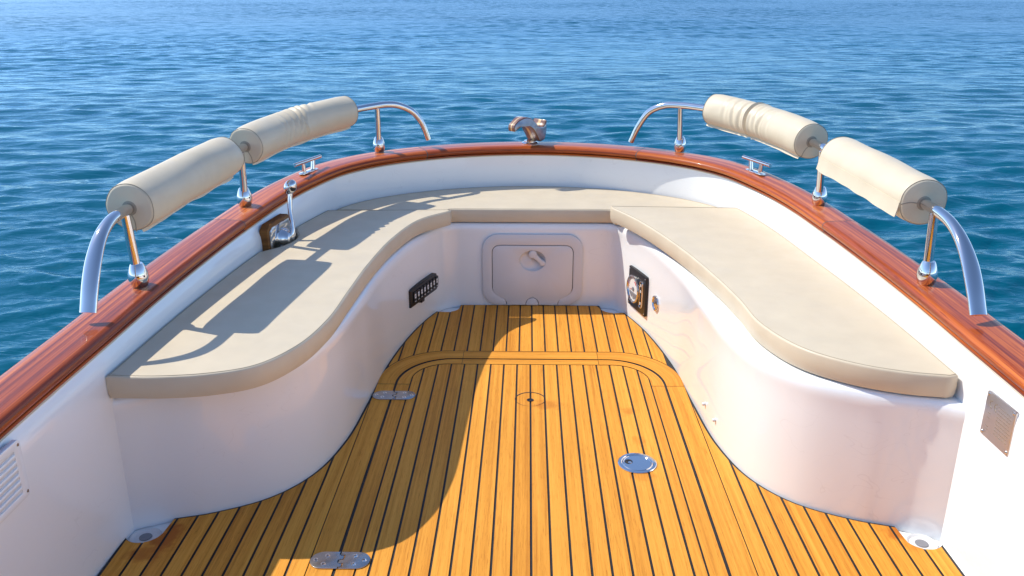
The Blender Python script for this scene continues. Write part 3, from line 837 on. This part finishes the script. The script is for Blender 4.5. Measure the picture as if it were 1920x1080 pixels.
# ---- curved laminated wooden fairlead on the bow
base = Vector((-0.004, 4.225, zrail(4.17)))
mb = MB(); lathe(mb, base, (0, 0, 1), [(0.040, 0.0), (0.041, 0.006), (0.036, 0.010), (0.030, 0.011), (0.030, 0.016), (0.028, 0.018)], 36)
fl = mb.build('bow_fairlead', CHROME, boat, label='curved striped wooden fairlead on a round steel base')
side = [(440, 510), (500, 420), (580, 345), (680, 300), (760, 320), (830, 390), (900, 460), (980, 497), (1035, 440), (1075, 340), (1085, 430), (1085, 500), (1075, 650), (1040, 760), (980, 805), (930, 810), (880, 720), (830, 625), (770, 535), (700, 492), (620, 492), (550, 540), (500, 590), (455, 622)]
pts = [((850-x)*0.2225e-3*1000/720*1.0/1.0, (838-y)*0.2225e-3) for x, y in side]
pts = [(a, z+0.012+0.12*a) for a, z in pts]
hdir = Vector((-0.72, -0.69, 0)).normalized(); ndir = Vector((-hdir.y*-1, -hdir.x*-1, 0)); ndir = Vector((0.69, -0.72, 0)).normalized()
PP = catmull([(a, z) for a, z in pts], 4, closed=True)
mb = MB(); V = []; K = len(PP)
def fw_(a): return 0.088 if a < 0.01 else 0.088-0.046*min(1, (a-0.01)/0.09)
nrmP = normals2(PP, True)
area = 0.5*sum(PP[i][0]*PP[(i+1) % K][1]-PP[(i+1) % K][0]*PP[i][1] for i in range(K))
sg = 1 if area > 0 else -1
levels = [(-0.5, 0.005), (-0.485, 0.0015), (-0.455, 0.0), (-0.1, 0), (0.1, 0), (0.455, 0.0), (0.485, 0.0015), (0.5, 0.005)]
for f, ins in levels:
    for j in range(K):
        a, z = PP[j]+nrmP[j]*sg*ins
        V.append(base+hdir*float(a)+ndir*(fw_(a)*f)+vz*float(z))
F = []; U = []
for r in range(len(levels)-1):
    for j in range(K):
        j2 = (j+1) % K; F.append([r*K+j, r*K+j2, (r+1)*K+j2, (r+1)*K+j])
        U.append([(j*0.01, levels[r][0]+0.5), (j*0.01, levels[r][0]+0.5), (j*0.01, levels[r+1][0]+0.5), (j*0.01, levels[r+1][0]+0.5)])
F.append(list(range(K))); U.append([(0, 0)]*K); F.append([(len(levels)-1)*K+j for j in range(K)]); U.append([(0, 1)]*K)
TRI = tessellate_polygon([[Vector((p[0], p[1], 0)) for p in PP]])
F = F[:-2]; U = U[:-2]
for base_ in (0, (len(levels)-1)*K):
    for tr in TRI: F.append([base_+q for q in tr]); U.append([(0, 0.0 if base_ == 0 else 1.0)]*3)
mb.add(V, F, U); arm = mb.build('fairlead_arm', LAMIN, fl, sharp=40)
for f in (-1, 1):
    mb = MB(); rws = []
    for ins, off_ in ((0.0045, 0.0), (0.0045, 0.0012), (0.0055, 0.0016)):
        rws.append([base+hdir*float((PP[j]+nrmP[j]*sg*ins)[0])+ndir*(fw_(float((PP[j]+nrmP[j]*sg*ins)[0]))*0.5*f+off_*f)+vz*float((PP[j]+nrmP[j]*sg*ins)[1]) for j in range(K)])
    V2 = [p for r in rws for p in r]
    mb.add(V2, [[r*K+j, r*K+(j+1) % K, (r+1)*K+(j+1) % K, (r+1)*K+j] for r in range(2) for j in range(K)]+[[2*K+q for q in tr] for tr in TRI])
    mb.build('cheek_plate', CHEEK, fl, sharp=40)

# ------------------------------------------------------------------ grab rails
LT = [(-1.160, 2.055, 0.592), (-1.159, 2.085, 0.655), (-1.158, 2.125, 0.716), (-1.156, 2.172, 0.763), (-1.154, 2.228, 0.789), (-1.151, 2.29, 0.797), (-1.147, 2.36, 0.799), (-1.122, 2.72, 0.811), (-1.087, 3.06, 0.821), (-1.074, 3.16, 0.826), (-1.060, 3.24, 0.831),
      (-0.985, 3.585, 0.843), (-0.81, 3.922, 0.859), (-0.72, 4.0, 0.868), (-0.675, 4.04, 0.869), (-0.631, 4.068, 0.862), (-0.568, 4.10, 0.829), (-0.527, 4.12, 0.773), (-0.498, 4.135, 0.690)]
RT = [(1.160, 2.090, 0.588), (1.158, 2.128, 0.650), (1.157, 2.175, 0.706), (1.154, 2.23, 0.751), (1.151, 2.295, 0.780), (1.147, 2.37, 0.793), (1.142, 2.46, 0.797), (1.117, 2.80, 0.812), (1.083, 3.095, 0.826), (1.068, 3.20, 0.834), (1.052, 3.28, 0.839),
      (0.970, 3.62, 0.853), (0.815, 3.913, 0.866), (0.74, 3.985, 0.870), (0.69, 4.025, 0.870), (0.625, 4.07, 0.863), (0.560, 4.104, 0.828), (0.515, 4.126, 0.755), (0.485, 4.141, 0.680)]
LT = resample(catmull(LT, 10), 0.012); RT = resample(catmull(RT, 10), 0.012)
def tube_at(T, y, frm=6):
    k = np.argmin(abs(T[:, 1]-y) + (np.arange(len(T)) < frm)*9); return Vector(T[k])
def grab_rail(T, posts):
    mb = MB(); m = len(T)
    dist = np.r_[0, np.cumsum(np.linalg.norm(np.diff(T, axis=0), axis=1))]
    def pr(i):
        e = dist[i]
        f = max(0, min(1, 1-(e-0.10)/0.22))
        e2 = dist[-1]-dist[i]; f2 = max(0, min(1, 1-(e2-0.02)/0.2))
        f = f*f*(3-2*f)
        a, b = 0.0155+0.0080*f+0.002*f2, 0.0155-0.0045*f-0.002*f2
        return circ(a, 24, b)
    # rounded ends
    sweep(mb, T, pr)
    g = mb.build('grab_rail', CHROME, boat, sharp=50)
    for (bx, by_), ty in posts:
        fl_ = flare(by_); bx, by_ = (bx+0.016)*fl_-0.016, by_*fl_
        z0 = zrail(by_)
        bot = Vector((bx, by_, z0)); top = tube_at(T, ty)
        d = (top-bot).normalized()
        mb = MB(); rod(mb, bot+d*0.055, top-d*0.010, 0.0132, 20); mb.build('post', CHROME, g)
        mb = MB(); lathe(mb, bot, (0, 0, 1), [(0.0225, 0.0), (0.0235, 0.003), (0.0275, 0.016), (0.0290, 0.028), (0.0275, 0.042), (0.0225, 0.056), (0.0185, 0.066), (0.0165, 0.069)], 32); mb.build('post_socket', CHROME, g)
        mb = MB(); side_ = Vector((0, -1, 0)) if by_ > 3.9 else Vector((-math.copysign(1, bx), -0.6, 0)).normalized()
        lathe(mb, bot+vz*0.034+side_*0.0255, side_, [(0.0035, 0), (0.003, 0.003), (0.001, 0.0032)], 12); mb.build('grub_screw', BLACK, g)
grab_rail(LT, [((-1.124, 2.285), 2.315), ((-1.075, 3.105), 3.13), ((-0.722, 4.035), 4.005)])
grab_rail(RT, [((1.132, 2.340), 2.385), ((1.082, 3.155), 3.165), ((0.708, 4.058), 4.02)])

# ------------------------------------------------------------------ rail pads
def pad(T, ya, yb, label, flap=None, wrinkles=(), seed=0, slit=None, r0=0.0725):
    """padded vinyl sleeve round the rail between y=ya and y=yb"""
    idx = [i for i in range(len(T)) if ya <= T[i, 1] <= yb and i > 8]
    P = resample(T[idx], 0.006); m = len(P)
    dist = np.r_[0, np.cumsum(np.linalg.norm(np.diff(P, axis=0), axis=1))]; L = dist[-1]
    n_ = 56
    t = np.gradient(P, axis=0); t /= np.linalg.norm(t, axis=1)[:, None]
    c0 = P[m//2]
    inb = np.array([-math.copysign(1, c0[0]), 0, 0.0])
    mb = MB(); V = []; F = []
    def frame(i):
        s = np.cross(t[i], (0, 0, 1)); s /= np.linalg.norm(s)
        if s @ inb < 0: s = -s               # sideways axis points inboard
        return s, np.array([0, 0, 1.0])-t[i]*t[i][2]
    def rad(i, a):
        d = dist[i]; r = r0
        r += 0.0035*mn.noise(Vector((d*5, math.cos(a)*1.2, math.sin(a)*1.2+seed)))
        r -= 0.004*max(0, 1-d/0.05)**2+0.004*max(0, 1-(L-d)/0.05)**2
        r -= 0.0035*max(0.0, -math.sin(a))**2
        for (s0, wd, dep, ac, aw, sk) in wrinkles:
            da = (a-ac+math.pi) % (2*math.pi)-math.pi
            g = math.exp(-(da/aw)**2)
            x = (d-s0-sk*da)/wd
            dp = dep*1.1; r += -dp*g*math.exp(-x*x)+0.55*dp*g*math.exp(-((abs(x)-1.6)/0.8)**2)
        return r
    ringsdef = []
    # near cap rings
    for f, back in ((0.28, 0.0), (0.60, 0.0), (0.90, 0.0), (0.965, 0.0015), (0.992, 0.006)): ringsdef.append((0, f, -0.008+back))
    for i in range(1, m-1): ringsdef.append((i, 1.0, 0.0))
    for f, back in ((0.992, 0.006), (0.965, 0.0015), (0.90, 0.0), (0.60, 0.0), (0.28, 0.0)): ringsdef.append((m-1, f, 0.008-back))
    for (i, f, sh) in ringsdef:
        s, w_ = frame(i)
        for k in range(n_):
            a = 2*math.pi*k/n_; r = rad(i, a)*f
            V.append(P[i]+t[i]*sh+s*(r*math.cos(a))+w_*(r*math.sin(a)))
    for r in range(len(ringsdef)-1):
        for k in range(n_):
            j = (k+1) % n_; F.append([r*n_+k, r*n_+j, (r+1)*n_+j, (r+1)*n_+k])
    mb.add(V, F)
    body = mb.build('rail_pad', VINYL, None, sharp=55)
    tag(body, label, 'rail pad', 'cream padded sleeves on the grab rails')
    # seam cord round each end
    for i, sh in ((0, -0.0035), (m-1, 0.0035)):
        s, w_ = frame(i)
        ring_ = [P[i]+t[i]*sh+s*((rad(i, 2*math.pi*k/60)*0.996+0.0002)*math.cos(2*math.pi*k/60))+w_*((rad(i, 2*math.pi*k/60)*0.996+0.0002)*math.sin(2*math.pi*k/60)) for k in range(61)]
        mb = MB(); sweep(mb, ring_, lambda q: circ(0.0011, 6), cap=False, up=tuple(t[i])); mb.build('seam', PIPING, body)
    # closing flap along the underside
    if flap:
        a0, a1, w0 = flap
        mb = MB(); V = []; rowsN = 9
        for ii, i in enumerate(range(0, m, 2)):
            s, w_ = frame(i)
            rr = rad(i, a0)
            p0 = P[i]+s*(rr*1.003*math.cos(a0))+w_*(rr*1.003*math.sin(a0))
            d_ = s*math.cos(a1)+w_*math.sin(a1)
            nn = s*math.cos(a0)+w_*math.sin(a0)
            wob = 0.0016*mn.noise(Vector((dist[i]*11, seed, 2.0)))
            for jj in range(rowsN):
                f = jj/(rowsN-1)
                V.append(p0+d_*(w0*(1+wob*40)*f)+nn*(0.0015+wob*f*2+0.004*f*f))
            for jj in range(rowsN-1, -1, -1):
                f = jj/(rowsN-1)
                V.append(p0+d_*(w0*(1+wob*40)*f)+nn*(-0.0015+wob*f*2+0.004*f*f))
        K = rowsN*2; R = len(V)//K
        F = [[r*K+k, r*K+(k+1) % K, (r+1)*K+(k+1) % K, (r+1)*K+k] for r in range(R-1) for k in range(K)]
        F += [list(range(K)), [(R-1)*K+k for k in range(K)]]
        mb.add(V, F); mb.build('flap', VINYL, body, sharp=60)
    if slit is not None:
        i = 0; s, w_ = frame(0); a = slit
        mb = MB(); p0 = P[0]-t[0]*0.0085
        d_ = s*math.cos(a)+w_*math.sin(a); e_ = -s*math.sin(a)+w_*math.cos(a)
        pts_ = [p0+d_*(0.020+0.05*q)+e_*(0.003*math.sin(q*4)) for q in np.linspace(0, 1, 9)]
        sweep(mb, pts_, lambda q: circ(0.0016, 8, 0.0006), up=tuple(t[0])); mb.build('slit', PIPING, body)
    # dark rim of the hole the tube comes out of
    for i, sh in ((0, -0.0082), (m-1, 0.0082)):
        mb = MB(); lathe(mb, P[i]+t[i]*sh, t[i], [(0.0155, -0.0006), (0.0215, 0.0), (0.0215, 0.0006), (0.0155, 0.0006)], 28, capb=False, capt=False)
        mb.build('rail_opening', PIPING, body)
    return body

PI = math.pi
pad(LT, 2.345, 3.005, 'near left rail pad, smooth, above the near end of the left cushion', flap=(-1.25, -0.85, 0.003), seed=1.3, slit=-1.4, r0=0.0740)
wr = [(0.31, 0.012, 0.007, 0.8, 0.7, 0.02), (0.36, 0.010, 0.009, 0.9, 0.9, 0.03), (0.405, 0.011, 0.008, 1.0, 0.8, 0.03), (0.25, 0.013, 0.005, 0.4, 0.8, 0.02), (0.46, 0.012, 0.006, 1.6, 0.5, 0.04), (0.52, 0.012, 0.004, 1.7, 0.5, 0.05), (0.205, 0.012, 0.003, 0.2, 0.8, 0.02), (0.385, 0.008, 0.007, -0.1, 0.5, -0.03)]
pad(LT, 3.172, 3.895, 'far left rail pad creased across its middle', flap=(-1.35, -1.0, 0.003), wrinkles=wr, seed=4.1, slit=-1.2)
pad(RT, 2.450, 3.040, 'near right rail pad, smooth, with an open flap hanging on its inner side', flap=(0.02, -1.50, 0.044), seed=7.7, slit=0.0, r0=0.0740)
wr2 = [(0.40, 0.008, 0.014, 0.9, 2.2, 0.0), (0.34, 0.011, 0.005, 0.5, 0.9, 0.01), (0.29, 0.011, 0.006, 0.5, 1.0, -0.01), (0.45, 0.010, 0.006, 0.4, 1.0, 0.0), (0.50, 0.011, 0.005, 0.3, 1.0, 0.01), (0.235, 0.012, 0.003, 0.4, 0.8, 0.0), (0.56, 0.012, 0.003, 0.6, 0.8, 0.0)]
pad(RT, 3.250, 3.905, 'far right rail pad with a deep crease round its middle', flap=(-1.0, -0.95, 0.006), wrinkles=wr2, seed=9.2, slit=-1.0)

# ------------------------------------------------------------------ seat cushions
def cushion(name, outline, z0, z1, label, dz=lambda x, y: 0.0):
    P = np.array(outline, float)
    A = 0.5*sum(P[i][0]*P[(i+1) % len(P)][1]-P[(i+1) % len(P)][0]*P[i][1] for i in range(len(P)))
    if A < 0: P = P[::-1]
    P = resample(np.r_[P, P[:1]], 0.012)[:-1]
    Nn = normals2(P, True)                        # inward
    # soften the inset direction near the corners
    bm = bmesh.new(); rows = []
    h = z1-z0
    for ins, z in ((0.012, z0), (0.003, z0+0.004), (0.0, z0+0.012), (-0.002, z0+h*0.5), (-0.0012, z1-0.006), (0.0, z1-0.0025), (0.0018, z1-0.0008), (0.0045, z1), (0.013, z1+0.0008)):
        rows.append([])
        for q, nn in zip(P, Nn):
            x, y = q+nn*ins
            x += 0.0008*mn.noise(Vector((q[0]*9, q[1]*9, z*14))); y += 0.0008*mn.noise(Vector((q[0]*9, q[1]*9, z*14+7)))
            rows[-1].append(bm.verts.new((x, y, z+dz(x, y))))
    K = len(P)
    for r in range(len(rows)-1):
        for i in range(K):
            j = (i+1) % K; bm.faces.new([rows[r][i], rows[r][j], rows[r+1][j], rows[r+1][i]])
    top = bmesh.ops.triangle_fill(bm, use_beauty=True, use_dissolve=False, edges=[bm.edges.get([rows[-1][i], rows[-1][(i+1) % K]]) for i in range(K)], normal=(0, 0, 1))
    bm.verts.index_update()
    mb = MB(); mb.add([tuple(v.co) for v in bm.verts], [[v.index for v in f.verts] for f in bm.faces]); bm.free()
    c = mb.build(name, VINYL, None, sharp=40)
    tag(c, label, 'cushion', 'cream seat cushions')
    Q = np.array([(*(q+nn*0.0050), z1+0.0003+dz(*q)) for q, nn in zip(P, Nn)]); Q = np.r_[Q, Q[:1]]
    mb = MB(); sweep(mb, Q, lambda q: circ(0.0011, 6), cap=False); mb.build('seam', STITCH, c)
    return c
def wall_run(y0, y1, side, gap=0.012):
    I = [i for i in range(len(W)) if y0 <= W[i, 1] <= y1 and (W[i, 0] > 0) == (side > 0)]
    Q = W[I]-WN[I]*gap
    return Q if Q[0, 1] < Q[-1, 1] else Q[::-1]
lf = catmull([(-1.086, 1.952), (-0.947, 1.952), (-0.818, 1.975), (-0.723, 2.023), (-0.647, 2.15), (-0.605, 2.345), (-0.592, 2.603), (-0.578, 2.884), (-0.537, 3.239), (-0.464, 3.492), (-0.352, 3.622)], 8)
wl_run = wall_run(1.962, 3.645, -1, 0.004)
notch = [p for p in wl_run if not (3.02 < p[1] < 3.36)]
lower = [p for p in notch if p[1] < 3.1][::-1]; upper = [p for p in notch if p[1] > 3.1][::-1]
rec = catmull([tuple(upper[-1]), (-0.950, 3.315), (-0.925, 3.25), (-0.925, 3.17), (-0.950, 3.10), tuple(lower[0])], 6)[1:-1]
left_out = list(lf)+[(-0.350, 3.648)]+[p for p in upper]+list(rec)+list(lower)
def dzl(x, y): return 0.006*max(0, (y-3.2)/0.45)**2
cushion('seat_cushion', left_out, 0.392, 0.459, 'left cream bench cushion with rail pad shadows on it', dz=dzl)
rf = catmull([(1.066, 1.992), (0.963, 2.013), (0.846, 2.066), (0.740, 2.165), (0.672, 2.340), (0.655, 2.55), (0.628, 2.759), (0.578, 3.033), (0.502, 3.295), (0.432, 3.47), (0.352, 3.615)], 8)
right_out = list(rf)+[(0.350, 3.640)]+list(wall_run(1.995, 3.638, 1)[::-1])
def dzr(x, y): return 0.028*max(0, (y-2.9)/0.75)**1.6
cushion('seat_cushion', right_out, 0.392, 0.459, 'right cream bench cushion in full sun, its far end lifted over the middle one', dz=dzr)
mid_run = [p for p in (W-WN*0.014) if p[1] > 3.665]
back_out = [(0.335, 3.697), (0.36, 3.694), (0.372, 3.662), (0.62, 3.660)]+list(mid_run)+[(-0.62, 3.660), (-0.372, 3.662), (-0.36, 3.694), (-0.335, 3.697)]
cushion('seat_cushion', back_out, 0.392, 0.455, 'cream middle cushion across the bow above the white locker door')

# ------------------------------------------------------------------ the sea
SEA = -0.32
def make_sea():
    cx, cy = 0.0, 1.0
    r = [1.2]
    while r[-1] < 105: r.append(r[-1]+min(r[-1]*0.0065, 0.10))
    while r[-1] < 9000: r.append(r[-1]*1.06)
    r = np.array(r)
    a = np.r_[np.arange(-39, 39, 0.1), np.arange(39, 321, 2.0)]
    a = np.radians(a); nr, na = len(r), len(a)
    R_, A_ = np.meshgrid(r, a, indexing='ij')
    X = cx+R_*np.sin(A_); Y = cy+R_*np.cos(A_)
    Z = np.zeros_like(X)
    NW = 110
    lam = np.exp(RNG.uniform(math.log(0.09), math.log(0.85), NW))
    ang = RNG.normal(math.radians(95), math.radians(29), NW)
    ph = RNG.uniform(0, 2*math.pi, NW)
    lam = np.r_[lam, np.exp(RNG.uniform(math.log(2.0), math.log(9.0), 26))]; ang = np.r_[ang, RNG.normal(math.radians(95), math.radians(24), 26)]; ph = np.r_[ph, RNG.uniform(0, 6.28, 26)]
    for l, th, p in zip(lam, ang, ph):
        k = 2*math.pi/l
        slope = 0.034*(1.0 if l < 0.4 else (0.4/l)**0.9)
        amp = slope/k
        res = np.minimum(R_*0.0065, 0.10)
        fade = np.clip((l/res-2.4)/3.0, 0, 1)
        q = k*(X*math.cos(th)+Y*math.sin(th))+p
        Z += amp*fade*(np.sin(q)+0.25*np.sin(2*q+1.3))
    # gentle modulation: gusts
    g = 0.75+0.35*np.sin(X*0.21+0.4*np.sin(Y*0.13)+1)*np.sin(Y*0.17+0.9)
    Z = Z*g+SEA
    V = np.stack([X, Y, Z], -1).reshape(-1, 3).astype(np.float32)
    i, j = np.meshgrid(np.arange(nr-1), np.arange(na), indexing='ij')
    j2 = (j+1) % na
    F = np.stack([i*na+j, i*na+j2, (i+1)*na+j2, (i+1)*na+j], -1).reshape(-1, 4).astype(np.int32)
    me = bpy.data.meshes.new('water')
    me.vertices.add(len(V)); me.vertices.foreach_set('co', V.ravel())
    me.loops.add(F.size); me.loops.foreach_set('vertex_index', F.ravel())
    me.polygons.add(len(F)); me.polygons.foreach_set('loop_start', np.arange(0, F.size, 4, dtype=np.int32))
    me.polygons.foreach_set('use_smooth', np.ones(len(F), dtype=bool))
    me.update(calc_edges=True); me.materials.append(WATER)
    bm = None
    o = bpy.data.objects.new('water', me); COL.objects.link(o); o['kind'] = 'structure'
    return o
sea = make_sea()
if sea.data.polygons[0].normal.z < 0: sea.data.flip_normals()

# ------------------------------------------------------------------ light
wd = bpy.data.worlds.new('World'); S.world = wd; wd.use_nodes = True
nt = wd.node_tree; bg = nt.nodes['Background']
sky = nt.nodes.new('ShaderNodeTexSky'); sky.sky_type = 'NISHITA'; sky.sun_disc = False
elev = math.asin(SUN.z); az = math.atan2(SUN.x, SUN.y)
sky.sun_elevation = elev; sky.sun_rotation = az % (2*math.pi)
sky.air_density = 1.0; sky.dust_density = 1.0; sky.ozone_density = 3.0; sky.altitude = 2000
nt.links.new(sky.outputs[0], bg.inputs['Color']); bg.inputs['Strength'].default_value = 0.15
sl = bpy.data.lights.new('sun', 'SUN'); sl.energy = 3.0; sl.angle = math.radians(0.5); sl.color = (1.0, 0.945, 0.83)
so = bpy.data.objects.new('sun', sl); COL.objects.link(so)
so.rotation_euler = (-SUN).to_track_quat('-Z', 'Y').to_euler(); so.location = (-4, 3, 6)

# ------------------------------------------------------------------ camera
F_ = 1600.0
pitch = math.atan(570/F_); yaw = math.atan(31*math.cos(pitch)/F_)
fwd = Vector((-math.sin(yaw)*math.cos(pitch), math.cos(yaw)*math.cos(pitch), -math.sin(pitch)))
rgt = Vector((math.cos(yaw), math.sin(yaw), 0)); upv = rgt.cross(fwd)
cam = bpy.data.cameras.new('camera'); cam.sensor_width = 36; cam.lens = F_/1920*36; cam.clip_start = 0.05; cam.clip_end = 20000
co = bpy.data.objects.new('camera', cam); COL.objects.link(co)
co.matrix_world = Matrix(((rgt.x, upv.x, -fwd.x, -0.016), (rgt.y, upv.y, -fwd.y, 0), (rgt.z, upv.z, -fwd.z, 1.4), (0, 0, 0, 1)))
S.camera = co

S.view_settings.view_transform = 'Standard'; S.view_settings.look = 'None'; S.view_settings.gamma = 1; S.view_settings.exposure = 0.72
S.render.engine = 'CYCLES'
